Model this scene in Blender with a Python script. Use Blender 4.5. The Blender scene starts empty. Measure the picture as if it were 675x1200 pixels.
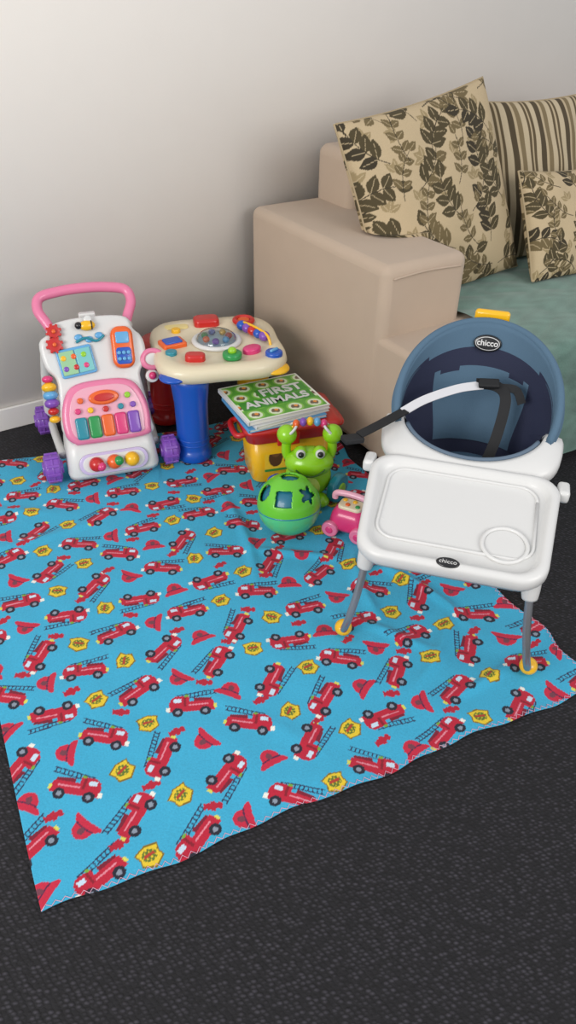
import bpy, bmesh, math
import numpy as np
from mathutils import Vector, Matrix, Euler
rng=np.random.RandomState(7)
PI=math.pi
def lin(c):
    return tuple(((v/255.0)/12.92 if v/255.0<=0.04045 else ((v/255.0+0.055)/1.055)**2.4) for v in c)
# ------------------------------------------------------------------ materials
_m={}
def M(name,rgb,rough=0.4,bump=0.0,bscale=200,var=0.04,metal=0.0,coat=0.0,trans=0.0,sheen=0.0,alpha=1.0):
    if name in _m: return _m[name]
    m=bpy.data.materials.new(name); m.use_nodes=True
    nt=m.node_tree; b=nt.nodes['Principled BSDF']
    c=lin(rgb)
    b.inputs['Roughness'].default_value=rough
    b.inputs['Metallic'].default_value=metal
    b.inputs['Coat Weight'].default_value=coat
    b.inputs['Transmission Weight'].default_value=trans
    b.inputs['Sheen Weight'].default_value=sheen
    b.inputs['Alpha'].default_value=alpha
    tc=nt.nodes.new('ShaderNodeTexCoord')
    n=nt.nodes.new('ShaderNodeTexNoise'); n.inputs['Scale'].default_value=12; n.inputs['Detail'].default_value=3
    nt.links.new(tc.outputs['Object'],n.inputs['Vector'])
    mx=nt.nodes.new('ShaderNodeMix'); mx.data_type='RGBA'
    mx.inputs[6].default_value=tuple(v*(1-var) for v in c)+(1,)
    mx.inputs[7].default_value=tuple(min(1,v*(1+var)) for v in c)+(1,)
    nt.links.new(n.outputs['Fac'],mx.inputs[0]); nt.links.new(mx.outputs[2],b.inputs['Base Color'])
    if bump>0:
        n2=nt.nodes.new('ShaderNodeTexNoise'); n2.inputs['Scale'].default_value=bscale; n2.inputs['Detail'].default_value=2
        nt.links.new(tc.outputs['Object'],n2.inputs['Vector'])
        bp=nt.nodes.new('ShaderNodeBump'); bp.inputs['Strength'].default_value=bump; bp.inputs['Distance'].default_value=0.002
        nt.links.new(n2.outputs['Fac'],bp.inputs['Height']); nt.links.new(bp.outputs['Normal'],b.inputs['Normal'])
    _m[name]=m; return m
def VC(name,rough=0.9,bump=0.3,bscale=400,sheen=0.0):
    if name in _m: return _m[name]
    m=bpy.data.materials.new(name); m.use_nodes=True
    nt=m.node_tree; b=nt.nodes['Principled BSDF']; b.inputs['Roughness'].default_value=rough
    b.inputs['Sheen Weight'].default_value=sheen
    a=nt.nodes.new('ShaderNodeAttribute'); a.attribute_name='Col'
    tc=nt.nodes.new('ShaderNodeTexCoord')
    n2=nt.nodes.new('ShaderNodeTexNoise'); n2.inputs['Scale'].default_value=bscale; n2.inputs['Detail'].default_value=2
    nt.links.new(tc.outputs['Object'],n2.inputs['Vector'])
    mr=nt.nodes.new('ShaderNodeMapRange'); mr.inputs['To Min'].default_value=0.84; mr.inputs['To Max'].default_value=1.16
    nt.links.new(n2.outputs['Fac'],mr.inputs['Value'])
    vm=nt.nodes.new('ShaderNodeVectorMath'); vm.operation='SCALE'
    nt.links.new(a.outputs['Color'],vm.inputs[0]); nt.links.new(mr.outputs['Result'],vm.inputs['Scale'])
    nt.links.new(vm.outputs[0],b.inputs['Base Color'])
    bp=nt.nodes.new('ShaderNodeBump'); bp.inputs['Strength'].default_value=bump; bp.inputs['Distance'].default_value=0.002
    nt.links.new(n2.outputs['Fac'],bp.inputs['Height']); nt.links.new(bp.outputs['Normal'],b.inputs['Normal'])
    _m[name]=m; return m
# ------------------------------------------------------------------ mesh helpers
COL=bpy.context.scene.collection
def empty(name,loc=(0,0,0),rot=(0,0,0),parent=None):
    o=bpy.data.objects.new(name,None); o.empty_display_size=0.05; COL.objects.link(o)
    o.location=loc; o.rotation_euler=rot
    if parent: o.parent=parent
    return o
def obj(name,me,mat,parent=None,loc=(0,0,0),rot=(0,0,0),scale=(1,1,1),bevel=0,seg=3,smooth=True,sub=0):
    o=bpy.data.objects.new(name,me); COL.objects.link(o)
    if mat is not None and not me.materials: me.materials.append(mat)
    o.location=loc; o.rotation_euler=rot; o.scale=scale
    if parent: o.parent=parent
    if bevel:
        md=o.modifiers.new('bev','BEVEL'); md.width=bevel; md.segments=seg; md.limit_method='ANGLE'; md.angle_limit=math.radians(35)
        md.harden_normals=False
    if sub:
        md=o.modifiers.new('sub','SUBSURF'); md.levels=sub; md.render_levels=sub
    if smooth:
        for p in me.polygons: p.use_smooth=True
        if bevel:
            try: me.set_sharp_from_angle(angle=math.radians(40))
            except Exception: pass
    return o
def bm2me(bm,name):
    bmesh.ops.recalc_face_normals(bm,faces=bm.faces)
    me=bpy.data.meshes.new(name); bm.to_mesh(me); bm.free(); return me
def box(name,size,loc,mat,parent=None,rot=(0,0,0),bevel=0.004,taper=None,seg=3):
    bm=bmesh.new(); bmesh.ops.create_cube(bm,size=1)
    for v in bm.verts:
        v.co=Vector((v.co.x*size[0],v.co.y*size[1],v.co.z*size[2]))
        if taper and v.co.z>0: v.co.x*=taper[0]; v.co.y*=taper[1]
    return obj(name,bm2me(bm,name),mat,parent,loc,rot,bevel=bevel,seg=seg)
def cyl(name,r,h,loc,mat,parent=None,rot=(0,0,0),r2=None,n=40,bevel=0.003):
    bm=bmesh.new(); bmesh.ops.create_cone(bm,cap_ends=True,segments=n,radius1=r,radius2=r if r2 is None else r2,depth=h)
    return obj(name,bm2me(bm,name),mat,parent,loc,rot,bevel=bevel)
def sph(name,r,loc,mat,parent=None,scale=(1,1,1),rot=(0,0,0),n=32):
    bm=bmesh.new(); bmesh.ops.create_uvsphere(bm,u_segments=n,v_segments=n//2,radius=r)
    return obj(name,bm2me(bm,name),mat,parent,loc,rot,scale)
def torus(name,R,r,loc,mat,parent=None,rot=(0,0,0),scale=(1,1,1),n=40,k=12):
    bm=bmesh.new(); vs=[]
    for i in range(n):
        a=2*PI*i/n
        vs.append([bm.verts.new(((R+r*math.cos(2*PI*j/k))*math.cos(a),(R+r*math.cos(2*PI*j/k))*math.sin(a),r*math.sin(2*PI*j/k))) for j in range(k)])
    for i in range(n):
        for j in range(k):
            bm.faces.new((vs[i][j],vs[(i+1)%n][j],vs[(i+1)%n][(j+1)%k],vs[i][(j+1)%k]))
    return obj(name,bm2me(bm,name),mat,parent,loc,rot,scale)
def loft(name,rings,mat,parent=None,loc=(0,0,0),rot=(0,0,0),cap0=True,cap1=True,closed=False,bevel=0,smooth=True,sub=0):
    bm=bmesh.new(); vs=[[bm.verts.new(p) for p in r] for r in rings]; n=len(rings[0])
    m=len(rings)
    for i in range(m if closed else m-1):
        for j in range(n):
            bm.faces.new((vs[i][j],vs[i][(j+1)%n],vs[(i+1)%m][(j+1)%n],vs[(i+1)%m][j]))
    if not closed:
        if cap0: bm.faces.new(vs[0])
        if cap1: bm.faces.new(vs[-1])
    o=obj(name,bm2me(bm,name),mat,parent,loc,rot,bevel=bevel,smooth=smooth,sub=sub)
    return o
def rrect(w,h,r,n=6,w2=None):
    pts=[]
    for cx,cy,a0 in ((w/2-r,h/2-r,0),(-w/2+r,h/2-r,90),(-w/2+r,-h/2+r,180),(w/2-r,-h/2+r,270)):
        for i in range(n+1):
            a=math.radians(a0+90*i/n); pts.append((cx+r*math.cos(a),cy+r*math.sin(a)))
    if w2 is not None:
        pts=[(x*((1-(y/h+.5))+(y/h+.5)*w2/w),y) for x,y in pts]
    return pts
def ell(a,b,n=40): return [(a*math.cos(2*PI*i/n),b*math.sin(2*PI*i/n)) for i in range(n)]
def plate(name,outline,t,mat,parent=None,loc=(0,0,0),rot=(0,0,0),bevel=0.003,sm=True):
    cx=sum(p[0] for p in outline)/len(outline); cy=sum(p[1] for p in outline)/len(outline)
    ex=max(abs(p[0]-cx) for p in outline); ey=max(abs(p[1]-cy) for p in outline)
    def ring(ins,z): 
        return [(cx+(p[0]-cx)*(1-ins/ex),cy+(p[1]-cy)*(1-ins/ey),z) for p in outline]
    bvl=min(bevel,t*0.9)
    rings=[ring(0,0)]
    for k in range(5):
        a=k/4*PI/2; rings.append(ring(bvl*(1-math.cos(a)),t-bvl+bvl*math.sin(a)))
    o=loft(name,rings,mat,parent,loc,rot)
    try: o.data.set_sharp_from_angle(angle=math.radians(50))
    except Exception: pass
    return o
def smooth_path(pts,k=8):
    P=[Vector(p) for p in pts]; out=[]
    for i in range(len(P)-1):
        p0=P[max(i-1,0)];p1=P[i];p2=P[i+1];p3=P[min(i+2,len(P)-1)]
        for j in range(k):
            t=j/k
            out.append(0.5*((2*p1)+(-p0+p2)*t+(2*p0-5*p1+4*p2-p3)*t*t+(-p0+3*p1-3*p2+p3)*t**3))
    out.append(P[-1]); return out
def tube(name,pts,r,mat,parent=None,k=8,n=12,smoothp=True,loc=(0,0,0),rot=(0,0,0)):
    P=smooth_path(pts,k) if smoothp else [Vector(p) for p in pts]
    rs=r if isinstance(r,(list,tuple)) else None
    bm=bmesh.new(); rings=[]; up=None
    for i,p in enumerate(P):
        t=(P[min(i+1,len(P)-1)]-P[max(i-1,0)]).normalized()
        if up is None:
            up=Vector((0,0,1)) if abs(t.z)<0.9 else Vector((0,1,0))
        s=t.cross(up)
        if s.length<1e-4: s=t.cross(Vector((1,0,0)))
        s.normalize(); u=s.cross(t).normalized(); up=u
        rr=r if rs is None else rs[0]+(rs[-1]-rs[0])*i/(len(P)-1)
        rings.append([bm.verts.new(p+s*rr*math.cos(2*PI*j/n)+u*rr*math.sin(2*PI*j/n)) for j in range(n)])
    for i in range(len(rings)-1):
        for j in range(n): bm.faces.new((rings[i][j],rings[i][(j+1)%n],rings[i+1][(j+1)%n],rings[i+1][j]))
    bm.faces.new(rings[0]); bm.faces.new(rings[-1])
    return obj(name,bm2me(bm,name),mat,parent,loc,rot)
def ribbon(name,pts,w,t,mat,parent=None,up=(0,0,1),k=8):
    P=smooth_path(pts,k); bm=bmesh.new(); rings=[]
    U=Vector(up)
    for i,p in enumerate(P):
        tg=(P[min(i+1,len(P)-1)]-P[max(i-1,0)]).normalized()
        s=tg.cross(U)
        if s.length<1e-3: s=Vector((1,0,0))
        s.normalize(); u=s.cross(tg).normalized()
        rings.append([bm.verts.new(p+s*a*w/2+u*b*t/2) for a,b in ((1,1),(-1,1),(-1,-1),(1,-1))])
    for i in range(len(rings)-1):
        for j in range(4): bm.faces.new((rings[i][j],rings[i][(j+1)%4],rings[i+1][(j+1)%4],rings[i+1][j]))
    bm.faces.new(rings[0]); bm.faces.new(rings[-1])
    return obj(name,bm2me(bm,name),mat,parent,smooth=False)
def gridmesh(name,P,col,mat,parent=None,loc=(0,0,0),rot=(0,0,0)):
    n,m=P.shape[:2]
    me=bpy.data.meshes.new(name)
    idx=np.arange(n*m).reshape(n,m)
    f=np.stack([idx[:-1,:-1],idx[:-1,1:],idx[1:,1:],idx[1:,:-1]],-1).reshape(-1,4)
    nf=len(f)
    me.vertices.add(n*m); me.vertices.foreach_set('co',P.reshape(-1).astype(np.float32))
    me.loops.add(nf*4); me.loops.foreach_set('vertex_index',f.reshape(-1).astype(np.int32))
    me.polygons.add(nf); me.polygons.foreach_set('loop_start',np.arange(0,nf*4,4,dtype=np.int32))
    try: me.polygons.foreach_set('loop_total',np.full(nf,4,dtype=np.int32))
    except Exception: pass
    me.update(calc_edges=True); me.validate()
    me.polygons.foreach_set('use_smooth',np.ones(nf,dtype=bool))
    if col is not None:
        ca=me.color_attributes.new('Col','FLOAT_COLOR','POINT')
        c4=np.ones((n*m,4),dtype=np.float32); c4[:,:3]=col.reshape(-1,3)
        ca.data.foreach_set('color',c4.reshape(-1))
    return obj(name,me,mat,parent,loc,rot,smooth=False)
def text(name,body,size,loc,mat,parent=None,rot=(0,0,0),ext=0.0006,bold=0.0):
    c=bpy.data.curves.new(name,'FONT'); c.body=body; c.size=size; c.extrude=ext; c.offset=bold
    c.align_x='CENTER'; c.align_y='CENTER'
    o=bpy.data.objects.new(name,c); COL.objects.link(o); c.materials.append(mat)
    o.location=loc; o.rotation_euler=rot
    if parent: o.parent=parent
    return o
# ------------------------------------------------------------------ paint helpers
class Canvas:
    def __init__(s,X,Y,base):
        s.X=X; s.Y=Y; s.c=np.empty(X.shape+(3,)); s.c[:]=lin(base)
    def local(s,cx,cy,ang,R,flip=1):
        w=(np.abs(s.X-cx)<R)&(np.abs(s.Y-cy)<R)
        ii,jj=np.nonzero(w)
        x=s.X[ii,jj]-cx; y=s.Y[ii,jj]-cy; c,sn=math.cos(ang),math.sin(ang)
        return ii,jj,(x*c+y*sn)*flip,-x*sn+y*c
    def put(s,ii,jj,mask,rgb): s.c[ii[mask],jj[mask]]=lin(rgb)
def bx(x,y,x0,x1,y0,y1): return (x>x0)&(x<x1)&(y>y0)&(y<y1)

# ================================================================== CAMERA
Pp=math.radians(36.0); Rr=math.radians(1.2); H=1.35
cam=bpy.data.cameras.new('camera'); cam.sensor_fit='VERTICAL'; cam.sensor_height=24; cam.sensor_width=24*675/1200; cam.lens=18.0; cam.clip_start=0.02
co=bpy.data.objects.new('camera',cam); COL.objects.link(co); bpy.context.scene.camera=co
fwd=Vector((0,math.cos(Pp),-math.sin(Pp))); up=Vector((0,math.sin(Pp),math.cos(Pp))); rt=Vector((1,0,0))
r2=rt*math.cos(Rr)+up*math.sin(Rr); u2=up*math.cos(Rr)-rt*math.sin(Rr)
co.matrix_world=Matrix(((r2.x,u2.x,-fwd.x,0),(r2.y,u2.y,-fwd.y,0),(r2.z,u2.z,-fwd.z,H),(0,0,0,1)))

# ================================================================== ROOM
WY=math.radians(33)
wall=M('wall_paint',(234,229,222),0.85,bump=0.08,bscale=300,var=0.015)
wc,ws=math.cos(WY),math.sin(WY)
def wpt(s,o=0):
    return (-1.0+wc*s-ws*o, 2.29+ws*s+wc*o)
def wbox(name,s0,s1,o0,o1,z0,z1,mat,bevel=0.002):
    p=wpt((s0+s1)/2,(o0+o1)/2)
    return box(name,(s1-s0,o1-o0,z1-z0),(p[0],p[1],(z0+z1)/2),mat,rot=(0,0,WY),bevel=bevel)
wbox('wall_back',-2.2,3.8,0.012,0.11,0.0,2.6,wall,0)
wbox('baseboard_back',-2.2,3.8,0.0,0.012,0.0,0.080,M('baseboard_paint',(228,225,220),0.5,var=0.01),0.003)
cm=bpy.data.materials.new('carpet_loop'); cm.use_nodes=True; nt=cm.node_tree; b=nt.nodes['Principled BSDF']; b.inputs['Roughness'].default_value=0.95
tc=nt.nodes.new('ShaderNodeTexCoord'); mp=nt.nodes.new('ShaderNodeMapping'); mp.inputs['Rotation'].default_value=(0,0,math.radians(-31)); mp.inputs['Scale'].default_value=(.8,1.25,1)
nt.links.new(tc.outputs['Object'],mp.inputs['Vector'])
v=nt.nodes.new('ShaderNodeTexVoronoi'); v.inputs['Scale'].default_value=116; v.inputs['Randomness'].default_value=0.40
nt.links.new(mp.outputs['Vector'],v.inputs['Vector'])
cr=nt.nodes.new('ShaderNodeValToRGB'); e=cr.color_ramp.elements
e[0].position=0.0; e[0].color=lin((76,74,81))+(1,); e[1].position=0.55; e[1].color=lin((23,22,25))+(1,)
x=cr.color_ramp.elements.new(0.3); x.color=lin((51,49,55))+(1,)
nt.links.new(v.outputs['Distance'],cr.inputs['Fac'])
n=nt.nodes.new('ShaderNodeTexNoise'); n.inputs['Scale'].default_value=130; nt.links.new(tc.outputs['Object'],n.inputs['Vector'])
mr=nt.nodes.new('ShaderNodeMapRange'); mr.inputs['From Min'].default_value=.3; mr.inputs['From Max'].default_value=.7; mr.inputs['To Min'].default_value=0.7; mr.inputs['To Max'].default_value=1.28; nt.links.new(n.outputs['Fac'],mr.inputs['Value'])
vm=nt.nodes.new('ShaderNodeVectorMath'); vm.operation='SCALE'; nt.links.new(cr.outputs['Color'],vm.inputs[0]); nt.links.new(mr.outputs['Result'],vm.inputs['Scale'])
nt.links.new(vm.outputs[0],b.inputs['Base Color'])
bp=nt.nodes.new('ShaderNodeBump'); bp.invert=True; bp.inputs['Strength'].default_value=1.0; bp.inputs['Distance'].default_value=0.005
nt.links.new(v.outputs['Distance'],bp.inputs['Height']); nt.links.new(bp.outputs['Normal'],b.inputs['Normal'])
box('floor',(8,8,0.1),(0,1,-0.05),cm,bevel=0)

# ================================================================== BLANKET
A=np.array((-.41,.655));B=np.array((.715,1.20));C=np.array((.03,2.50));D=np.array((-1.08,2.03))
LS,LT=1.25,1.48
ns,ntt=600,710
S_,T_=np.meshgrid(np.linspace(0,1,ns),np.linspace(0,1,ntt))
PX=((1-S_)*(1-T_))[...,None]*A+(S_*(1-T_))[...,None]*B+(S_*T_)[...,None]*C+((1-S_)*T_)[...,None]*D
s=S_*LS; t=T_*LT
X=PX[...,0].copy(); Y=PX[...,1].copy()
ef=np.exp(-t/0.04); er=np.exp(-(LS-s)/0.06)
Y+=ef*(0.006*np.sin(s*15+1)+0.003*np.sin(s*43)); X+=er*(0.010*np.sin(t*15+2)+.005*np.sin(t*33))
Y+=np.exp(-(LT-t)/.06)*(0.010*np.sin(s*13))
X+=0.035*np.exp(-((LS-s)/.12)**2-((t-.2)/.08)**2)
wob=lambda a,b,k1,k2,p: np.sin(k1*a+1.7*np.sin(k2*b+p)+p)
z=0.006+0.0015*wob(s,t,14,6,.3)+0.0013*wob(t,s,17,9,1.1)+0.0010*wob(s+t,s-t,31,14,2.2)+0.0004*wob(s-t,s,70,22,.7)
def fold(s0,t0,ang,L,w,h,bend=0):
    c,sn=math.cos(ang),math.sin(ang); a=(s-s0)*c+(t-t0)*sn; q=-(s-s0)*sn+(t-t0)*c-bend*a*a
    return h*np.exp(-(q/w)**2)*np.exp(-(a/L)**4)
for args in ((.55,1.15,.9,.16,.016,.010,.8),(.30,1.05,.2,.2,.018,.006,.5),(.95,.55,1.2,.16,.016,.014,-1),(1.08,.45,1.9,.15,.014,.013,1),(1.0,.25,.7,.14,.016,.010,.6),
             (.75,.85,1.4,.2,.016,.009,.5),(.62,1.38,2.4,.1,.014,.016,0),(.45,1.36,1.0,.1,.014,.012,.5),(1.12,.8,1.5,.18,.018,.014,.6),(1.13,1.1,1.3,.15,.018,.014,-.6),(.2,.5,.5,.2,.02,.004,0),
             (.5,.25,2.2,.2,.02,.003,.4),(1.05,.12,.2,.1,.013,.008,.5),(.85,.7,2.6,.12,.015,.010,0),(.9,.35,2.2,.12,.015,.009,0),(.15,1.2,2.7,.15,.018,.005,0)):
    z=z+fold(*args)
z+=ef*(0.003*(1+np.sin(s*17+2.5))*.5)+er*.004*(1+np.sin(t*21))*.5
for fx,fy,fr_ in ((.146,1.36,.03),(.57,1.25,.03),(.22,1.62,.03),(.65,1.51,.03),(0,1.77,.07),(.05,1.93,.13),(.17,1.77,.09),(.0,2.12,.2),(-.33,2.18,.09),(-.55,2.1,.26),(-.35,2.35,.2)):
    k_=np.clip(1.6-np.hypot(X-fx,Y-fy)/fr_,0,1); z=z*(1-k_)+np.minimum(z,.0065)*k_
z=np.maximum(z,0.003)
cv=Canvas(s,t,(56,162,198))
RED=(178,26,52);DRED=(130,18,38);NAVY=(40,50,80);GRN=(110,160,60)
def truck(cx,cy,ang,L,flip):
    ii,jj,x,y=cv.local(cx,cy,ang,L*.75,flip); x=x/L;y=y/L
    lad=(np.abs(y-(.225-.12*x))<.058)&(x>-.52)&(x<.28)
    rung=(np.abs(np.abs(y-(.225-.12*x))-.048)<.013)|((np.mod(x,.08)<.024))
    cv.put(ii,jj,lad&rung,NAVY)
    cv.put(ii,jj,bx(x,y,-.40,-.05,.05,.17)&(y<.15+.1*x+.03),(116,22,44))
    cv.put(ii,jj,bx(x,y,-.46,.44,-.15,.09)&(np.abs(x)+y*.3<.455),RED)
    cv.put(ii,jj,bx(x,y,.04,.42,-.15,.22)&(y<.22-.9*(x-.32)),RED)
    cv.put(ii,jj,bx(x,y,.2,.35,.07,.16),(190,210,226))
    cv.put(ii,jj,bx(x,y,.10,.15,-.02,.20),DRED)
    cv.put(ii,jj,bx(x,y,-.34,.06,-.01,.02),(214,130,146))
    cv.put(ii,jj,bx(x,y,.42,.5,-.14,-.04),(225,225,215))
    cv.put(ii,jj,bx(x,y,-.5,-.44,-.1,.0),(205,205,90))
    cv.put(ii,jj,bx(x,y,.05,.13,.20,.25),GRN)
    for wx in (-.27,.27):
        d=np.hypot(x-wx,y+.16); cv.put(ii,jj,d<.11,(30,32,46)); cv.put(ii,jj,d<.048,(130,140,155))
def helmet(cx,cy,ang,L):
    ii,jj,x,y=cv.local(cx,cy,ang,L*.8); x/=L;y/=L
    dome=(np.hypot(x/.34,(y-.0)/.38)<1)&(y>-.05)
    brim=(np.hypot(x/.54,(y+.12+.5*x*x)/.17)<1)
    cv.put(ii,jj,dome|brim,(188,34,62)); cv.put(ii,jj,(np.abs(y+.02+.3*x*x)<.028)&(np.abs(x)<.36),(80,30,66)); cv.put(ii,jj,np.hypot(x/.11,(y-.1)/.13)<1,(110,56,70))
def badge(cx,cy,ang,L):
    ii,jj,x,y=cv.local(cx,cy,ang,L*.8); x/=L;y/=L
    def sh(x,y): return (np.abs(x)<.42-.25*np.maximum(0,-y-.1)-.05*np.cos(y*9))&(y<.38-.3*np.abs(x))&(y>-.48+.9*np.abs(x)*.6)
    cv.put(ii,jj,sh(x,y),(120,100,30)); q=sh(x*1.16,y*1.16)
    cv.put(ii,jj,q,(218,188,46))
    cv.put(ii,jj,q&(np.hypot(x/.26,y/.22)<1)&(np.sin(x*40)*np.sin(y*34+1)>-.4),(90,112,40))
    cv.put(ii,jj,(np.abs(y-.02)<.05)&(np.abs(x)<.2),(170,56,40))
def hydrant(cx,cy,ang,L):
    ii,jj,x,y=cv.local(cx,cy,ang,L*.8); x/=L;y/=L
    cv.put(ii,jj,bx(x,y,-.5,.5,-.2,.22)&(np.sin(x*22)*.05+.19>np.abs(y)),(172,26,50))
    cv.put(ii,jj,(np.abs(x)<.12)&(np.abs(y)<.28),(172,26,50))
row=0; ty=0.03
while ty<LT+.04:
    sx=0.02+(0.094 if row%2 else 0)-.1
    k=0
    while sx<LS+.08:
        j=rng.uniform(-.007,.007,2)
        cx,cy=sx+j[0],ty+j[1]
        truck(cx,cy,math.radians(rng.choice([-35,-15,20,-45,5,35,165,-150])+rng.uniform(-8,8))+.15,.111,rng.choice([-1,1]))
        kind=(row*2+k)%4
        ang=rng.uniform(-.8,.8)
        cx2=cx+.094; cy2=cy+rng.uniform(-.006,.006)
        if kind in (0,2): helmet(cx2,cy2,ang+(1.9 if kind else 0),.060)
        elif kind==1: badge(cx2,cy2,ang,.057)
        else: badge(cx2,cy2,ang+.5,.055)
        if (row+k)%3: hydrant(cx+.049,cy+.047,ang*.6,.037)
        sx+=.188;k+=1
    row+=1; ty+=.095
P3=np.stack([X,Y,z],-1)
bl=gridmesh('play_blanket',P3,cv.c,VC('fleece_print',0.95,0.4,260,sheen=0.08))
md=bl.modifiers.new('solid','SOLIDIFY'); md.thickness=0.002; md.offset=-1
hem=[]
for i in range(0,ns,4): hem.append((X[(4 if (i//4)%2 else 0),i],Y[(4 if (i//4)%2 else 0),i],z[2,i]+.0006))
tube('hem_thread',hem,0.0008,M('hem_thread_pink',(220,170,190),0.8),bl,smoothp=False,n=5)
hem=[]
for i in range(0,int(ntt*.5),4): q=ns-1-(4 if (i//4)%2 else 0); hem.append((X[i,q],Y[i,q],z[i,q]+.0006))
tube('hem_thread_side',hem,0.0008,_m['hem_thread_pink'],bl,smoothp=False,n=5)

# ================================================================== SOFA
SY=math.radians(33); SO=(.262,2.145)
sofa=empty('sofa',(SO[0],SO[1],0),(0,0,SY))
beige=M('sofa_fabric',(186,166,146),0.9,bump=0.5,bscale=700,var=0.04,sheen=0.1)
def sb(name,a0,a1,b0,b1,z0,z1,bev=.025,mat=beige):
    return box(name,(a1-a0,b1-b0,z1-z0),((a0+a1)/2,(b0+b1)/2,(z0+z1)/2),mat,sofa,bevel=bev,seg=5)
CH=-.32; AW=.318; AD=.765
sb('arm_left',0,AW,0,AD,.03,.64,.03)
sb('seat_base',0.004,1.9,CH,.60,.03,.43,.02)
sb('back',.27,1.9,.55,AD,.20,.82,.035)
sb('arm_right',1.9,2.19,0,AD,.03,.64,.03)
tube('arm_piping',[(0.03,-.002,.605),(.15,-.003,.612),(AW-.03,-.002,.605)],.003,beige,sofa)
for fx,fy in ((.05,-.28),(.05,.66),(2.1,.05),(2.1,.66),(1.8,-.28)): cyl('foot',.02,.04,(fx,fy,.02),M('dark_wood',(50,35,28),.5),sofa)
na,nb=160,190
aa,q=np.meshgrid(np.linspace(AW+.006,1.88,na),np.linspace(0,1,nb))
yr=CH-.012
Ltop=.52-yr; Lfront=.405; qq=q*(Ltop+Lfront); zt0=.445
yb=np.where(qq<Ltop,.52-qq,yr); zb=np.where(qq<Ltop,zt0,zt0-(qq-Ltop))
rr=.03
m=(np.abs(qq-Ltop)<rr); th=(qq-Ltop+rr)/(2*rr)*PI/2
yb=np.where(m,yr+rr-rr*np.sin(np.clip(th,0,PI/2)),yb); zb=np.where(m,zt0-rr+rr*np.cos(np.clip(th,0,PI/2)),zb)
wv=.004*np.sin(aa*25+3*np.sin(qq*9))+.003*np.sin(qq*38+aa*8)
yb=yb-np.where(qq>Ltop-rr,np.abs(wv)*1.6+.004*np.sin(aa*40)**2,0); zb=zb+np.where(qq<=Ltop,np.abs(wv),0)
cvt=Canvas(aa,qq,(104,134,122))
cvt.c*= (1+.12*np.sin(aa*60+np.sin(qq*50)*2)*np.sin(qq*70))[...,None]
gridmesh('seat_throw',np.stack([aa,yb,zb],-1),cvt.c,VC('throw_chenille',.95,.6,220,sheen=.2),sofa)

# ---- cushions
def squash(me,R,center):
    """press the soft cushion against arm, seat and back of the sofa"""
    nv_=len(me.vertices); a=np.empty(nv_*3,dtype=np.float64); me.vertices.foreach_get('co',a); a=a.reshape(-1,3)
    Rm=np.array(R.to_3x3()); c=np.array(center); W=a@Rm.T+c
    cs_,sn_=math.cos(SY),math.sin(SY); dx=W[:,0]-SO[0]; dy=W[:,1]-SO[1]
    la=dx*cs_+dy*sn_; lb=-dx*sn_+dy*cs_; lz=W[:,2]
    low=lz<.60; lim=AW+.008
    la=np.where(low&(la<lim),lim+.02*(la-lim),la)
    mid=(lz>=.60)&(lz<.66)&(la<lim)
    lz=np.where(mid,np.maximum(lz,.648),lz)
    lz=np.where(lz<.456,.456+.02*(lz-.456),lz)
    lb=np.where((lz<.83)&(lb>.542),.542+.02*(lb-.542),lb)
    W2=np.stack([SO[0]+la*cs_-lb*sn_,SO[1]+la*sn_+lb*cs_,lz],-1)
    a2=(W2-c)@Rm
    me.vertices.foreach_set('co',a2.reshape(-1)); me.update()
def cushion(name,size,thick,paint,center,tilt,spin,yaw,n=250,base=(188,168,134)):
    u=np.linspace(-1,1,n); U,V=np.meshgrid(u,u)
    prof=np.power(np.clip((1-U**2)*(1-V**2),0,1),.40)
    sx=1-.05*(1-V**2); sy=1-.05*(1-U**2)
    wr=.004*np.sin(U*9+3*V)*np.sin(V*7)*prof
    Xc=U*sx*size/2; Yc=V*sy*size/2
    cvs=Canvas(U*size/2,V*size/2,base); paint(cvs,size)
    g=empty(name,center,(0,0,0))
    R=Matrix.Rotation(yaw,4,'Z')@Matrix.Rotation(PI/2-tilt,4,'X')@Matrix.Rotation(spin,4,'Z')
    g.rotation_euler=R.to_euler()
    mt=VC('cushion_weave',.9,.35,500)
    o1=gridmesh('front_panel',np.stack([Xc,Yc,prof*thick/2+wr],-1),cvs.c,mt,g)
    o2=gridmesh('rear_panel',np.stack([Xc[:,::-1],Yc,-prof[:,::-1]*thick/2],-1),cvs.c,mt,g)
    e=[]
    for k in range(0,n,6): e.append((Xc[0,k],Yc[0,k],0))
    for k in range(0,n,6): e.append((Xc[k,-1],Yc[k,-1],0))
    for k in range(n-1,-1,-6): e.append((Xc[-1,k],Yc[-1,k],0))
    for k in range(n-1,-1,-6): e.append((Xc[k,0],Yc[k,0],0))
    e.append(e[0])
    o3=tube('edge_piping',e,.0035,M('cushion_piping',(170,152,120),.9),g,smoothp=False,n=8)
    for o_ in (o1,o2,o3): squash(o_.data,R,center)
    return g
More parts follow.
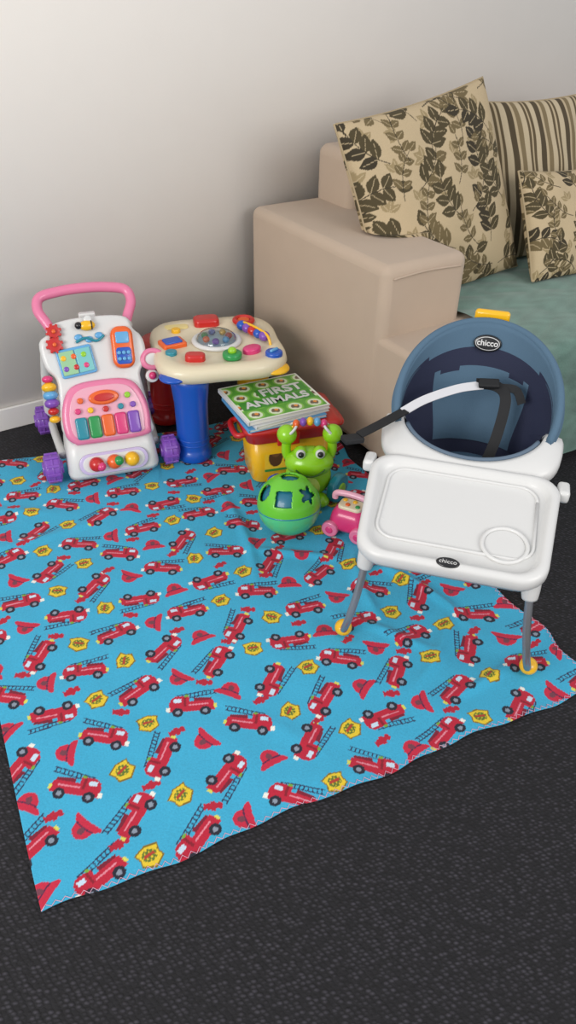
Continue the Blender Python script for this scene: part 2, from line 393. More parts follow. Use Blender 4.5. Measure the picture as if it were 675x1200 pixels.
def leafpaint(seed,sc=1.0):
    def f(cvs,size):
        r=np.random.RandomState(seed)
        dk=(74,64,40);md=(108,93,62);dk2=(56,48,32);lt=(152,134,98)
        def leaf(x0,y0,ang,L,W,colr,vein=(172,154,120)):
            ii,jj,x,y=cvs.local(x0+L/2*math.cos(ang),y0+L/2*math.sin(ang),ang,L*.75)
            x=x/L+.5
            inside=(x>0)&(x<1); xx=np.clip(x,0,1)
            mk=inside&(np.abs(y)<W*np.power(np.sin(PI*np.power(xx,.85)),.9))
            cvs.put(ii,jj,mk,colr); cvs.put(ii,jj,mk&(np.abs(y)<.0010)&(x<.8),vein)
        def line(x0,y0,x1,y1,c,w=.0014):
            d=math.hypot(x1-x0,y1-y0); ii,jj,x,y=cvs.local((x0+x1)/2,(y0+y1)/2,math.atan2(y1-y0,x1-x0),d*.8); cvs.put(ii,jj,(np.abs(y)<w)&(np.abs(x)<d/2),c)
        def sprig(x,y,an,c,c2,LL):
            px,py=x,y; bend=r.choice([-.22,.22])
            for k in range(4):
                nx=px+math.cos(an)*.040*sc; ny=py+math.sin(an)*.040*sc
                line(px,py,nx,ny,dk2)
                px,py=nx,ny; an+=bend
                if k<3:
                    leaf(px,py,an+.95,LL*(1-.08*k),LL*.30,c); leaf(px,py,an-.95,LL*(1-.08*k),LL*.30,c2)
            leaf(px,py,an,LL*.95,LL*.30,c)
        g=.118*sc
        nn=int(size/g)+2
        for layer in (0,1):
            for a in range(-1,nn):
                for b_ in range(-1,nn):
                    x0=-size/2+a*g+(g/2 if b_%2 else 0)+(g*.5 if layer else 0)+r.uniform(-.012,.012); y0=-size/2+b_*g*.95+(g*.45 if layer else 0)+r.uniform(-.012,.012)
                    an=r.uniform(.1,3.0)
                    if layer==0:
                        for q_ in range(3): leaf(x0,y0,an+q_*.9-.9,.042*sc,.011*sc,lt,(188,168,134))
                    elif (a+b_)%2==0:
                        sprig(x0-math.cos(an)*.05*sc,y0-math.sin(an)*.05*sc,an,dk if r.rand()<.6 else dk2,dk if r.rand()<.6 else md,.062*sc)
                    else:
                        sprig(x0-math.cos(an)*.04*sc,y0-math.sin(an)*.04*sc,an,md,dk if r.rand()<.4 else md,.042*sc)
    return f
def stripepaint(cvs,size):
    pal=[((78,66,46),.024),((184,166,134),.012),((124,108,78),.020),((188,172,142),.022),((92,78,54),.012),((184,166,134),.008),((92,78,54),.012),((190,174,144),.024)]
    tot=sum(p[1] for p in pal); x=np.mod(cvs.X+1,tot); a=0
    for c,w in pal:
        m=(x>=a)&(x<a+w); cvs.c[m]=lin(c); a+=w
def sl(a,b,z):
    c,sn=math.cos(SY),math.sin(SY); return (SO[0]+a*c-b*sn,SO[1]+a*sn+b*c,z)
cushion('leaf_print_cushion',.62,.19,leafpaint(3),sl(.435,.31,.700),math.radians(20),math.radians(9),SY)
cushion('striped_cushion',.56,.15,stripepaint,sl(1.03,.40,.685),math.radians(18),math.radians(0),SY)
cushion('leaf_print_cushion.001',.37,.13,leafpaint(9,.8),sl(.915,.16,.600),math.radians(28),math.radians(-4),SY)

# ================================================================== plastics
white=M('white_plastic',(212,212,210),.38,var=.01,coat=.15)
def pl(n,c,r=.3): return M('plastic_'+n,c,r,var=.02,coat=.3)
pink=pl('pink',(222,122,158)); hot=pl('hot_pink',(212,56,116)); purple=pl('purple',(124,74,172)); red=pl('red',(192,34,30)); orange=pl('orange',(226,96,30))
yellow=pl('yellow',(238,182,24)); green=pl('green',(34,142,70)); lime=pl('lime',(142,198,36)); teal=pl('teal',(32,132,150)); blue=pl('blue',(20,80,178)); sky=pl('sky',(94,162,210))
cream=pl('cream',(220,208,178),.4); black=pl('black',(18,18,20)); grey=M('grey_metal',(160,163,168),.3,metal=.7)

# ================================================================== WALKER
wk=empty('baby_walker',(-.560,2.06,.009),(0,0,math.radians(20)))
def wheel(p,x,y,z,r,w,m1=purple,nm='wheel'):
    cyl(nm,r,w,(x,y,z),m1,p,rot=(0,PI/2,0),bevel=.01)
    torus(nm+'_tread',r*.93,r*.12,(x,y,z),m1,p,rot=(0,PI/2,0))
    cyl(nm+'_hub',r*.5,w+.012,(x,y,z),m1,p,rot=(0,PI/2,0),bevel=.004)
    for k in range(10):
        a=2*PI*k/10; box(nm+'_lug',(w*.8,.010,.006),(x,y+r*1.02*math.cos(a),z+r*1.02*math.sin(a)),m1,p,rot=(a-PI/2,0,0),bevel=.002)
for x in (-.182,.182): wheel(wk,x,-.015,.049,.044,.050)
for x in (-.185,.185): wheel(wk,x,.30,.049,.044,.044)
def hr(w0,y0,y1,z): 
    return [(px,py+(y0+y1)/2,z) for px,py in rrect(w0,y1-y0,.03,5)]
loft('front_housing',[hr(.275,-.065,.10,.02),hr(.28,-.068,.10,.035),hr(.268,-.05,.11,.10),hr(.255,-.025,.12,.135),hr(.23,-.01,.11,.142)],white,wk)
ba=math.radians(72)
sl0=empty('ball_slot',(0,-.062,.068),(ba,0,0),wk)
plate('slot_rim',rrect(.21,.066,.032),.006,pl('lavender',(195,180,215)),sl0)
plate('slot_well',rrect(.19,.052,.025),.007,white,sl0)
for i in range(3): sph('ball',.023,((i-1)*.054,0,.010),[red,orange,yellow][i],sl0)
sph('ball_green',.015,(.012,.004,.024),green,sl0); sph('ball_green_small',.014,(-.042,-.006,.024),hot,sl0)
for sgn in (-1,1):
    tube('side_rail',[(sgn*.145,.03,.06),(sgn*.155,.18,.055),(sgn*.160,.30,.05)],.013,white,wk)
    tube('rear_strut',[(sgn*.135,.18,.36),(sgn*.150,.24,.22),(sgn*.160,.30,.05)],.018,white,wk)
tube('rear_axle',[(-.18,.30,.049),(.18,.30,.049)],.008,white,wk,smoothp=False)
th=math.radians(62)
pn=empty('play_panel',(0,-.012,.115),(th,0,0),wk)
base=[(-.115,.0),(.115,.0),(.135,.05),(.128,.14),(.125,.19),(.150,.23),(.150,.29),(.125,.325),(.11,.36),(.05,.372),(-.05,.372),(-.11,.36),(-.125,.335),(-.155,.31),(-.15,.24),(-.125,.20),(-.128,.14),(-.135,.05)]
cl=smooth_path([(x,y,0) for x,y in base+[base[0]]],4)[:-1]
plate('panel_body',[(p.x,p.y) for p in cl],.045,white,pn,loc=(0,0,-.02),bevel=.014)
pk=[(-.10,-.002),(.10,-.002),(.128,.03),(.125,.11),(.088,.172),(0,.184),(-.088,.172),(-.125,.11),(-.128,.03)]
pk=[(p.x,p.y) for p in smooth_path([(x,y,0) for x,y in pk+[pk[0]]],5)[:-1]]
plate('piano_body',pk,.030,pink,pn,loc=(0,0,.018),bevel=.014)
plate('piano_face',[(x*.84,y*.84+.012) for x,y in pk],.004,pl('pale_pink',(226,164,182)),pn,loc=(0,0,.047),bevel=.002)
for i,m_ in enumerate((teal,green,orange,hot,purple)):
    plate('piano_key',rrect(.035,.066,.008),.012,m_,pn,loc=((i-2)*.039,.046,.050),bevel=.006)
plate('piano_screen',ell(.045,.022),.012,orange,pn,loc=(0,.130,.050),bevel=.006)
plate('piano_screen_inner',ell(.03,.012),.004,red,pn,loc=(0,.130,.061),bevel=.002)
for x,y,m_ in ((-.082,.098,hot),(.082,.098,purple),(-.045,.097,yellow),(.045,.097,teal),(0,.095,red),(-.07,.128,orange),(.07,.128,lime)): cyl('note_button',.009,.012,(x,y,.055),m_,pn)
zt=.027
bk=empty('storybook',(-.058,.245,zt),(0,0,.1),pn)
plate('book_back',rrect(.105,.085,.008),.008,sky,bk)
box('page_left',(.045,.07,.004),(-.024,0,.010),pl('page_green',(150,195,150)),bk); box('page_right',(.045,.07,.004),(.024,0,.010),pl('page_teal',(120,190,190)),bk)
for i in range(6): sph('page_picture',.008,(-.035+(i%3)*.03,(-1)**i*.016,.012),[yellow,red,lime,purple,orange,hot][i],bk,scale=(1,1,.3))
ph=empty('toy_handset',(.083,.270,zt),(0,0,-.05),pn)
plate('handset_body',rrect(.066,.125,.026),.022,orange,ph,bevel=.01)
plate('handset_screen',rrect(.040,.034,.006),.004,sky,ph,loc=(0,.028,.021)); plate('handset_pad',rrect(.046,.05,.01),.003,blue,ph,loc=(0,-.026,.021))
for i in range(3):
    for j in range(2): cyl('handset_key',.006,.006,((i-1)*.014,-.017-j*.018,.026),sky,ph)
for x,y,r in ((-.108,.338,.021),(-.112,.300,.023)):
    pts=[]
    for k in range(64):
        a=2*PI*k/64; rad=r*(1+.13*(1 if math.sin(a*8)>0 else -1)); pts.append((rad*math.cos(a),rad*math.sin(a)))
    plate('gear',pts,.012,red,pn,loc=(x,y,zt),bevel=.002); cyl('gear_hub',.006,.01,(x,y,zt+.015),orange,pn)
sph('bee_body',.017,(-.01,.345,zt+.01),yellow,pn,scale=(1.4,.9,.7)); sph('bee_head',.011,(-.035,.347,zt+.012),black,pn)
for k in range(2): torus('bee_stripe',.0135,.0022,(-.013+.016*k,.345,zt+.01),black,pn,rot=(0,PI/2,0),scale=(.75,.95,1))
sph('bee_wing',.012,(-.005,.362,zt+.012),white,pn,scale=(1,1,.3))
for dx in (-.03,0,.03): sph('flower_button',.012,(-.01+dx,.305+abs(dx)*.3,zt+.002),sky,pn,scale=(1,.8,.4))
tube('squiggle',[(-.05,.30,zt+.004),(-.02,.31,zt+.006),(.01,.298,zt+.006),(.035,.312,zt+.004)],.004,teal,pn)
torus('mirror_ring',.026,.008,(.168,.225,.02),pink,pn,scale=(1.2,1,1)); cyl('mirror',.024,.006,(.168,.225,.018),white,pn)
cyl('spinner',.02,.02,(.160,.175,.01),M('plastic_white2',(222,222,220),.3),pn); sph('spinner_knob',.012,(.160,.175,.025),hot,pn)
for i,m_ in enumerate((hot,yellow,sky,purple,red,yellow)): 
    sph('bead_roller',.020 if i in(1,2,3) else .015,(-.150,.205-.024*i,.012),m_,pn,scale=(1.1,.75,1.1))
tube('push_handle',[(-.10,.155,.39),(-.122,.185,.43),(-.140,.215,.462),(-.128,.24,.490),(-.07,.25,.50),(0,.253,.503),(.07,.25,.50),(.128,.24,.490),(.140,.215,.462),(.122,.185,.43),(.10,.155,.39)],.0155,pink,wk,k=8,n=16)
for sgn in (-1,1): tube('handle_socket',[(sgn*.08,.13,.38),(sgn*.112,.17,.412)],.022,white,wk,smoothp=False,n=16)
box('speaker',(.05,.02,.04),(0,.20,.425),white,wk)

# ================================================================== ACTIVITY TABLE
tb=empty('activity_table',(-.238,2.290,.009),(0,0,math.radians(14)))
def sq(h,n_=3.4,k=64,conc=.05):
    o=[]
    for i in range(k):
        a=2*PI*i/k; c,s_=math.cos(a),math.sin(a)
        r=h/((abs(c)**n_+abs(s_)**n_)**(1/n_)); r*=1-conc*(math.cos(4*a)*.5+.5); o.append((r*c,r*s_))
    return o
def rg(o,z): return [(x,y,z) for x,y in o]
ZT=.020
loft('table_top',[rg(sq(.180),.272+ZT),rg(sq(.208),.278+ZT),rg(sq(.214),.300+ZT),rg(sq(.210),.315+ZT),rg(sq(.202),.322+ZT),rg(sq(.168),.323+ZT),rg(sq(.162),.320+ZT)],cream,tb)
for lx,ly,m_ in ((-.105,-.115,blue),(-.165,.150,red),(.120,.02,yellow),(.14,.15,green)):
    def R_(r,z): return [(lx+r*math.cos(2*PI*i/32),ly+r*math.sin(2*PI*i/32),z) for i in range(32)]
    loft('leg',[R_(.054,0),R_(.058,.006),R_(.058,.03),R_(.053,.036),R_(.051,.045),R_(.053,.2),R_(.060,.265),R_(.066,.30)],m_,tb)
    for k in range(2): torus('leg_groove',.0515,.002,(lx,ly,.06+.018*k),m_,tb)
for lx,ly,m_ in ((-.165,-.165,blue),(-.165,.165,red),(.165,-.165,yellow),(.165,.165,green)):
    sph('corner_cap',.040,(lx*.95,ly*.95,.288+ZT),m_,tb,scale=(1.1,1.1,.35))
top=empty('table_toys',(0,0,ZT),(0,0,0),tb); top.scale=(1.12,1.12,1.0)
torus('dome_rim',.062,.009,(0,.0,.325),white,top,scale=(1,1,.8))
cyl('dome_floor',.058,.006,(0,0,.326),pl('pale_blue',(180,205,220)),top)
for i in range(7): sph('dome_ball',.010,(.035*math.cos(i*.9),.035*math.sin(i*.9),.338),[red,yellow,blue,green,orange,purple,sky][i],top)
dm=M('clear_plastic',(235,240,240),.05,trans=1.0,var=.0); 
bm=bmesh.new(); bmesh.ops.create_uvsphere(bm,u_segments=32,v_segments=16,radius=.058)
bmesh.ops.delete(bm,geom=[v for v in bm.verts if v.co.z<-.001],context='VERTS')
me=bpy.data.meshes.new('dome'); bm.to_mesh(me); bm.free(); dmo=obj('clear_dome',me,dm,top,(0,0,.326),scale=(1,1,.6)); sd=dmo.modifiers.new('s','SOLIDIFY'); sd.thickness=.0015
zt=.32
plate('red_button',rrect(.075,.055,.016),.024,red,top,loc=(-.01,.135,zt),bevel=.01)
plate('orange_book',rrect(.07,.055,.008),.014,orange,top,loc=(-.125,.0,zt),rot=(0,0,.3),bevel=.004); plate('blue_page',rrect(.05,.038,.006),.006,blue,top,loc=(-.125,.0,zt+.013),rot=(0,0,.3))
plate('red_lever',rrect(.055,.038,.015),.02,red,top,loc=(-.075,-.105,zt),rot=(0,0,-.2),bevel=.008)
cyl('green_disc',.027,.02,(.025,-.115,zt+.01),green,top,bevel=.006); sph('green_knob',.012,(.025,-.115,zt+.024),lime,top)
plate('pink_heart',ell(.028,.02),.018,hot,top,loc=(.085,-.085,zt),rot=(0,0,.4),bevel=.008)
torus('red_ring',.026,.008,(.10,.12,zt+.01),red,top); cyl('ring_core',.018,.016,(.10,.12,zt+.006),orange,top)
for i in range(5): sph('spin_bead',.016,(.105+.012*i-.02,.045-.022*i+.02,zt+.018),[blue,purple,red,blue,purple][i],top)
tube('bead_rail',[(.075,.09,zt),(.09,.06,zt+.03),(.135,-.03,zt+.03),(.145,-.055,zt)],.004,yellow,top)
cyl('blue_dial',.024,.018,(.140,-.12,zt+.006),blue,top,bevel=.005); box('dial_bar',(.03,.008,.01),(.140,-.12,zt+.018),sky,top,rot=(0,0,.6))
cyl('teal_button',.016,.014,(-.135,-.06,zt+.005),teal,top); cyl('yellow_button',.013,.014,(-.105,.09,zt+.005),yellow,top)
plate('label_left',rrect(.07,.035,.012),.002,pl('pale_yellow',(240,220,145)),top,loc=(-.10,.125,zt+.001))

# ================================================================== BASKET
bs=empty('toy_bucket',(-.012,2.095,.009),(0,0,math.radians(17)))
def rr3(w,d,z,r=.03): return [(x,y,z) for x,y in rrect(w,d,r,6)]
loft('bin',[rr3(.235,.14,.0),rr3(.243,.148,.006),rr3(.262,.165,.165),rr3(.252,.155,.165),rr3(.225,.135,.02)],yellow,bs)
loft('rim',[rr3(.272,.177,.150),rr3(.285,.19,.155),rr3(.290,.195,.180),rr3(.308,.210,.190),rr3(.306,.208,.200),rr3(.265,.170,.203)],red,bs)
box('front_latch',(.07,.012,.045),(-.02,-.096,.165),red,bs)
for sgn in (-1,1): tube('side_handle',[(sgn*.140,-.05,.17),(sgn*.168,-.04,.165),(sgn*.168,.04,.165),(sgn*.140,.05,.17)],.009,red,bs)
u,v_=np.meshgrid(np.linspace(-.09,.09,90),np.linspace(-.045,.045,50)); cs=Canvas(u,v_,(244,198,56))
for (px,py,ra,rb,cc) in ((-.055,.0,.022,.03,(90,60,40)),(-.055,.018,.014,.014,(120,80,50)),(-.01,-.008,.018,.022,(200,40,40)),(.03,.002,.018,.028,(60,120,60)),(.065,-.008,.014,.02,(40,90,170))):
    cs.c[np.hypot((u-px)/ra,(v_-py)/rb)<1]=lin(cc)
cs.c[(np.abs(v_-.036)<.006)&(np.sin(u*260)>-.4)]=lin((200,40,30)); cs.c[v_<-.036]=lin((60,140,60))
gridmesh('sticker',np.stack([u,v_,u*0],-1),cs.c,VC('sticker_print',.4,.0,50),bs,loc=(0,-.0800,.09),rot=(math.radians(87.0),0,0))

# ================================================================== BOOKS
bk=empty('picture_books',(-.052,2.115,.214),(0,0,math.radians(27)))
paper=M('paper_edges',(226,222,214),.8)
def book(nm,w,d,h,x,y,z,rz,cover):
    g=empty(nm,(x,y,z),(0,0,rz),bk)
    box('pages',(w-.006,d-.006,h-.003),(0.001,0,h/2),paper,g,bevel=.001); box('cover_bottom',(w,d,.0016),(0,0,.001),cover,g,bevel=.0006); box('cover_top',(w,d,.0016),(0,0,h),cover,g,bevel=.0006)
    box('spine',(.003,d,h),(-w/2,0,h/2),cover,g,bevel=.001); return g
book('book_blue',.255,.225,.010,-.004,-.010,0,-.03,sky); book('book_white',.25,.23,.010,.004,-.006,.0115,.06,white)
g=book('book_green',.27,.235,.012,0,0,.0235,0,white)
u,v_=np.meshgrid(np.linspace(-.134,.134,240),np.linspace(-.117,.117,210)); cs=Canvas(u,v_,(90,160,58))
hx=np.mod(u*1.0+.0325*(np.floor(v_/.056)%2),.065)-.0325; hy=np.mod(v_,.056)-.028; dd=np.hypot(hx,hy)
cs.c[dd<.027]=lin((132,190,80)); cs.c[dd<.021]=lin((215,226,195)); cs.c[(np.hypot(hx,hy*1.3+.003*np.sin(hx*300))<.014)]=lin((110,92,74))
cs.c[(np.hypot(hx-.004,hy-.004)<.006)]=lin((230,145,60))
cs.c[(np.abs(u)>.128)|(np.abs(v_)>.111)]=lin((228,228,218))
for (tx,ty_,hw,hh) in ((.040,.030,.082,.027),(0,-.026,.12,.026)): cs.c[(np.abs(u-tx)<hw)&(np.abs(v_-ty_)<hh)]=lin((64,140,50))
gridmesh('cover_art',np.stack([u,v_,u*0],-1),cs.c,VC('cover_print',.35,.0,50),g,loc=(0,0,.0135))
text('title_first','FIRST',.060,(.040,.030,.0145),white,g,bold=.0014); text('title_animals','ANIMALS',.052,(0,-.026,.0145),white,g,bold=.0014)

# ================================================================== FROG
fr=empty('frog_toy',(.058,1.925,.009),(0,0,math.radians(4)))
frog=pl('frog_green',(142,204,26),.25)
sph('body',.062,(0,0,.078),frog,fr,scale=(1.12,.85,1.08)); sph('head',.060,(0,-.015,.138),frog,fr,scale=(1.2,.85,.76))
sph('belly',.05,(0,-.022,.07),pl('frog_belly',(195,225,90)),fr,scale=(.8,.8,.9))
for sgn in (-1,1):
    sph('eye_mound',.021,(sgn*.028,-.028,.176),frog,fr); sph('eye_white',.014,(sgn*.028,-.042,.180),white,fr); sph('pupil',.009,(sgn*.028,-.051,.183),black,fr)
    tube('arm',[(sgn*.045,.0,.12),(sgn*.066,-.0,.16),(sgn*.066,.0,.20)],.014,frog,fr)
    sph('hand_bulb',.029,(sgn*.066,0,.222),frog,fr); torus('hand_ring',.022,.004,(sgn*.054,0,.240),white,fr,rot=(0,sgn*.8,0))
    wy=sgn*.5
    cyl('wheel',.046,.028,(sgn*.088,-.018,.046),blue if sgn<0 else teal,fr,rot=(0,PI/2,wy-sgn*1.15),bevel=.008); cyl('wheel_hub',.020,.036,(sgn*.088,-.018,.046),lime,fr,rot=(0,PI/2,wy-sgn*1.15))
    sph('foot',.028,(sgn*.034,-.045,.021),frog,fr,scale=(1,1.1,.7))
tube('smile',[(-.042,-.058,.136),(-.022,-.0645,.122),(0,-.0665,.117),(.022,-.0645,.122),(.042,-.058,.136)],.0024,M('frog_dark',(50,95,15),.4),fr)
tube('bead_arc',[(-.056,0,.240),(-.035,0,.257),(0,0,.264),(.035,0,.257),(.056,0,.240)],.004,yellow,fr)
for i,m_ in enumerate((orange,purple,yellow,sky,hot)):
    a=(i-2)*.020; sph('bead',.013,(a,0,.264-a*a*5),m_,fr,scale=(.8,1,1))

# ================================================================== BALL
bl2=empty('shape_sorter_ball',(.002,1.765,.096),(math.radians(-8),0,math.radians(20)))
BR=.087
sph('core',BR-.009,(0,0,0),pl('core_blue',(24,112,140),.4),bl2,n=48)
bm=bmesh.new(); bmesh.ops.create_uvsphere(bm,u_segments=160,v_segments=100,radius=BR)
holes=[(0,1.5),(60,.62),(120,.62),(180,.62),(240,.62),(300,.62),(0,.62)]
dele=[]
for f_ in bm.faces:
    c=f_.calc_center_median().normalized()
    k=False
    if c.z<.02: continue
    for i,(az,elv) in enumerate(holes):
        d=Vector((math.cos(math.radians(az))*math.cos(elv),math.sin(math.radians(az))*math.cos(elv),math.sin(elv)))
        e1=d.cross(Vector((0,0,1))).normalized(); e2=e1.cross(d)
        x_,y_=c.dot(e1),c.dot(e2)
        if c.dot(d)<0: continue
        if i%3==0: ins=math.hypot(x_,y_)<.30
        elif i%3==1: ins=max(abs(x_),abs(y_))<.26
        else: ins=math.hypot(x_,y_)<.25+.08*math.cos(5*math.atan2(y_,x_)+1.57)
        if ins: k=True
    if k: dele.append(f_)
bmesh.ops.delete(bm,geom=dele,context='FACES')
for f_ in bm.faces: f_.material_index=1 if f_.calc_center_median().z<-.004 else 0
me=bpy.data.meshes.new('shell'); bm.to_mesh(me); bm.free()
me.materials.append(pl('ball_lime',(104,196,44))); me.materials.append(pl('ball_mint',(88,200,132)))
o=obj('shell',me,None,bl2); sd=o.modifiers.new('s','SOLIDIFY'); sd.thickness=.005; sd.offset=0
torus('seam_band',BR+.0005,.003,(0,0,-.004),teal,bl2,n=64)

# ================================================================== TOY PHONE
tp=empty('pull_along_toy',(.178,1.762,.009),(0,0,math.radians(-25)))
loft('body',[rr3(.10,.075,.018,.02),rr3(.112,.088,.03,.025),rr3(.10,.078,.065,.025),rr3(.075,.055,.085,.02)],hot,tp)
plate('face',rrect(.07,.05,.015),.012,cream,tp,loc=(0,0,.082),bevel=.005)
for i in range(4): cyl('dot',.007,.006,(-.022+i*.0148,(-1)**i*.01,.095),[yellow,orange,yellow,green][i],tp)
tube('handset',[(-.05,0,.10),(-.045,0,.118),(0,0,.124),(.045,0,.118),(.05,0,.10)],.009,pl('pale_pink',(240,190,200)),tp)
for sx_ in (-1,1):
    for sy_ in (-1,1):
        cyl('wheel',.024,.018,(sx_*.042,sy_*.046,.024),pink,tp,rot=(PI/2,0,0),bevel=.004); cyl('wheel_cap',.011,.024,(sx_*.042,sy_*.046,.024),hot,tp,rot=(PI/2,0,0))

# ================================================================== HIGH CHAIR
hc=empty('booster_high_chair',(.353,1.296,.008),(0,0,math.radians(-15)))
steel=M('fabric_steel_blue',(78,106,128),.85,bump=.4,bscale=500,var=.06); navy=M('fabric_navy',(32,38,64),.8,bump=.4,bscale=500,var=.08); strap=M('strap_black',(16,17,20),.7,bump=.3,bscale=600)
tray=empty('tray',(0,-.118,.342),(math.radians(12),0,0),hc)
def tr(ins,z,cy=.155):
    o=rrect(.385,.31,.055,8,w2=.425); return [(x*(1-ins/.2),cy+y*(1-ins/.16),z) for x,y in o]
loft('tray_body',[tr(.02,-.03),tr(.006,-.028),tr(0,-.015),tr(0,.004),tr(.004,.011),tr(.012,.014),tr(.020,.012),tr(.026,.002),tr(.030,-.002),tr(.06,-.003)],white,tray)
rim=[(x,.170+y,-.001) for x,y in rrect(.325,.21,.04,8)]
tube('recess_rim',rim+[rim[0]],.0034,white,tray,smoothp=False,n=10)
torus('cup_ring',.046,.0045,(.105,.098,.0),white,tray); cyl('cup_well',.042,.003,(.105,.098,-.002),white,tray)
plate('logo_badge',ell(.024,.013),.003,black,tray,loc=(-.002,.014,.0125)); text('logo_text','chicco',.014,(-.002,.014,.016),white,tray,ext=.0002)
def zf(y,k=.30):
    return k*(min(y,.31)-.17)-.55*max(0,y-.31)
def orr(s_,z0,n=64,fx=.210,fy=.15,cy=.315,nn=3.2):
    o=[]
    for i in range(n):
        a=2*PI*i/n; c,s2=math.cos(a),math.sin(a); r=1/((abs(c)**nn+abs(s2)**nn)**(1/nn)); y=cy+fy*s_*r*s2
        w_=1 if y<.33 else 1-.25*(y-.33)/.13
        o.append((fx*s_*r*c*w_,y,z0+zf(y)))
    return o
def irr(a_,b_,z0,n=64,cy=.33,flat=False):
    o=[]
    for i in range(n):
        a=2*PI*i/n; y=cy+b_*math.sin(a); o.append((a_*math.cos(a),y,z0+(0 if flat else zf(y))))
    return o
FZ=-.008
loft('seat_flange',[irr(.160,.125,.37+FZ),orr(.96,.37+FZ),orr(1.0,.385+FZ),orr(1.0,.400+FZ),orr(.97,.412+FZ),irr(.180,.142,.420+FZ),irr(.170,.133,.419+FZ),irr(.162,.126,.40+FZ)],white,hc,closed=True)
loft('seat_shell',[irr(.09,.07,.22,flat=True),irr(.13,.10,.25,flat=True),irr(.160,.124,.352)],white,hc,cap0=True,cap1=False)
loft('seat_liner',[irr(.08,.06,.275,flat=True),irr(.125,.095,.285,flat=True),irr(.150,.117,.332),irr(.161,.126,.404)],navy,hc,cap0=True,cap1=False)
sph('seat_pad',.1,(0,.34,.295),steel,hc,scale=(1.08,.88,.30))
ph_=[math.radians(a) for a in range(112,249,4)]
tube('liner_edge',[(.163*math.sin(p),.33+.127*math.cos(p),.410+zf(.33+.127*math.cos(p))) for p in ph_],.005,M('liner_trim',(90,108,126),.7),hc,smoothp=False)
nphi,nv=81,26
def backpt(phi,v,off=0):
    c,s_=math.cos(phi),math.sin(phi)
    cc=max(0,math.cos(phi*.86))
    zb=.330; zt_=.440+.178*cc**.72
    z_=zb+(zt_-zb)*v
    g=min(1,max(0,(z_-zb)/.15)); g=g*g*(3-2*g)
    ax=.146+off+.030*g; by=.118+off+.032*g
    return Vector((ax*s_,.33+by*c+max(0,z_-.42)*.22*max(0,c),z_))
bm=bmesh.new(); G=[];O=[]
PH=[math.radians(-108+216*i/(nphi-1)) for i in range(nphi)]
for i in range(nphi):
    G.append([bm.verts.new(backpt(PH[i],j/(nv-1))) for j in range(nv)])
    O.append([bm.verts.new(backpt(PH[i],j/(nv-1),.022*math.sin(PI*min(1,.2+.8*(1-(j/(nv-1))**6)))+.001)) for j in range(nv)])
for i in range(nphi-1):
    for j in range(nv-1):
        f1=bm.faces.new((G[i][j],G[i+1][j],G[i+1][j+1],G[i][j+1])); f2=bm.faces.new((O[i][j],O[i][j+1],O[i+1][j+1],O[i+1][j]))
        pa=abs(math.degrees((PH[i]+PH[i+1])/2)); zz=(G[i][j].co.z+G[i+1][j+1].co.z)/2; tp_=backpt((PH[i]+PH[i+1])/2,1).z
        band=.062-.030*min(1,pa/90)
        f1.material_index=0 if (tp_-zz<band or (pa<40 and zz<.515-.0005*pa)) else 1
        f2.material_index=0
    f=bm.faces.new((G[i][-1],G[i+1][-1],O[i+1][-1],O[i][-1])); f.material_index=0
for q in (0,-1):
    for j in range(nv-1): bm.faces.new((G[q][j],G[q][j+1],O[q][j+1],O[q][j]))
me=bm2me(bm,'backrest'); me.materials.append(steel); me.materials.append(navy)
obj('backrest',me,None,hc)
tube('backrest_piping',[backpt(p,1,.010) for p in PH],.0095,steel,hc,smoothp=False)
tube('band_seam',[backpt(p,1,-.0005)+Vector((0,0,-(.062-.030*min(1,abs(math.degrees(p))/90)))) for p in PH[4:-4]],.0022,M('seam_thread',(50,72,92),.8),hc,smoothp=False,n=8)
lp=backpt(0,.84)
lg=empty('logo',(lp.x,lp.y-.006,lp.z),(math.radians(76),0,0),hc); plate('logo_badge',ell(.034,.021),.004,black,lg); plate('logo_outline',ell(.031,.018),.0045,white,lg); plate('logo_inner',ell(.0295,.0165),.005,black,lg); text('logo_text','chicco',.020,(0,.001,.0054),white,lg,ext=.0003,bold=.0004)
tpn=backpt(0,1,.02); box('release_tab',(.085,.02,.03),(tpn.x,tpn.y+.012,tpn.z+.006),yellow,hc,bevel=.008)
ribbon('label_strap',[(-.165,.285,.470),(-.12,.33,.487),(-.05,.38,.502),(.005,.41,.505)],.022,.002,M('label_white',(205,205,208),.7),hc,up=(0,-.6,.8))
ribbon('waist_strap_left',[(-.25,.19,.445),(-.215,.225,.456),(-.16,.288,.472)],.026,.004,strap,hc)
ribbon('harness_strap',[(-.01,.41,.508),(.04,.42,.502),(.065,.40,.48),(.06,.35,.41),(.045,.31,.35),(.035,.28,.328)],.026,.003,strap,hc,up=(0,-.7,.7))
ribbon('harness_strap_short',[(.045,.42,.500),(.085,.425,.497),(.105,.41,.47)],.02,.003,strap,hc,up=(0,-.7,.7))
box('buckle',(.05,.03,.014),(-.262,.175,.440),strap,hc,rot=(0,.1,.7),bevel=.004); box('buckle_mid',(.05,.025,.012),(.02,.41,.512),strap,hc,rot=(.5,0,.2))
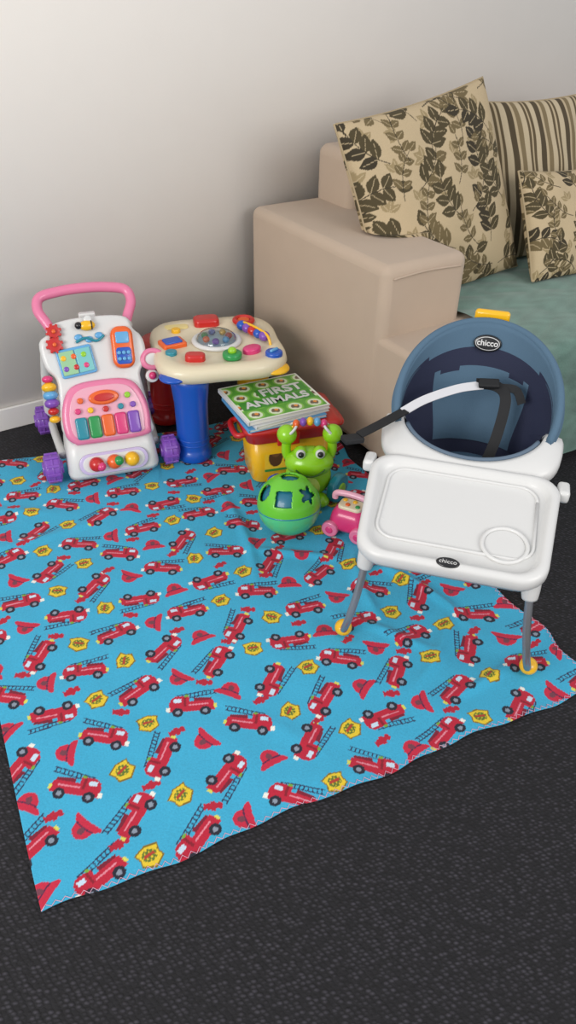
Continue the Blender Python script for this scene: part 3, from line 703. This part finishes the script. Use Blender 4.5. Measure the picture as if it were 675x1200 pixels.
for sgn in (-1,1):
    tube('leg_sleeve_front',[(sgn*.150,.02,.35),(sgn*.172,-.01,.29),(sgn*.180,-.022,.235)],[.030,.017],white,hc,n=16)
    tube('leg_front',[(sgn*.175,-.015,.28),(sgn*.186,-.040,.18),(sgn*.200,-.050,.10),(sgn*.213,-.03,.04),(sgn*.217,.000,.018)],.0088,grey,hc)
    sph('foot_front',.019,(sgn*.219,-.004,.0195),yellow,hc,scale=(1.1,1.2,1))
    tube('leg_sleeve_rear',[(sgn*.16,.30,.36),(sgn*.175,.30,.29),(sgn*.183,.30,.2)],[.030,.017],white,hc,n=16)
    tube('leg_rear',[(sgn*.175,.30,.24),(sgn*.195,.315,.12),(sgn*.212,.29,.04),(sgn*.214,.262,.018)],.0088,grey,hc)
    sph('foot_rear',.019,(sgn*.215,.258,.0195),yellow,hc)
tube('leg_brace',[(-.17,.30,.26),(.17,.30,.26)],.009,grey,hc,smoothp=False)
box('under_frame',(.30,.30,.03),(0,.10,.328),white,hc,rot=(math.radians(10),0,0),bevel=.012)
for sgn in (-1,1): box('tray_clip',(.026,.05,.03),(sgn*.216,.165,.394),white,hc,bevel=.008)

# ================================================================== LIGHT
w=bpy.data.worlds.new('world'); bpy.context.scene.world=w; w.use_nodes=True
w.node_tree.nodes['Background'].inputs[0].default_value=(.93,.95,1.0,1); w.node_tree.nodes['Background'].inputs[1].default_value=.68
def area(name,loc,target,sx,sy,e,col):
    l=bpy.data.lights.new(name,'AREA'); l.shape='RECTANGLE'; l.size=sx; l.size_y=sy; l.energy=e; l.color=col
    o=bpy.data.objects.new(name,l); COL.objects.link(o); o.location=loc
    o.rotation_euler=(Vector(target)-Vector(loc)).to_track_quat('-Z','Y').to_euler(); return o
area('window_daylight',(-2.3,-1.2,1.9),(0.1,2.4,.9),2.0,1.6,100,(1.0,.97,.93))
area('fill_light_side',(2.4,-.4,2.1),(0.0,2.6,1.0),1.8,1.4,46,(1.0,.96,.92))  # weaker fill lamp added on the right to even out brightness, not a known window
bpy.context.scene.view_settings.view_transform='Standard'
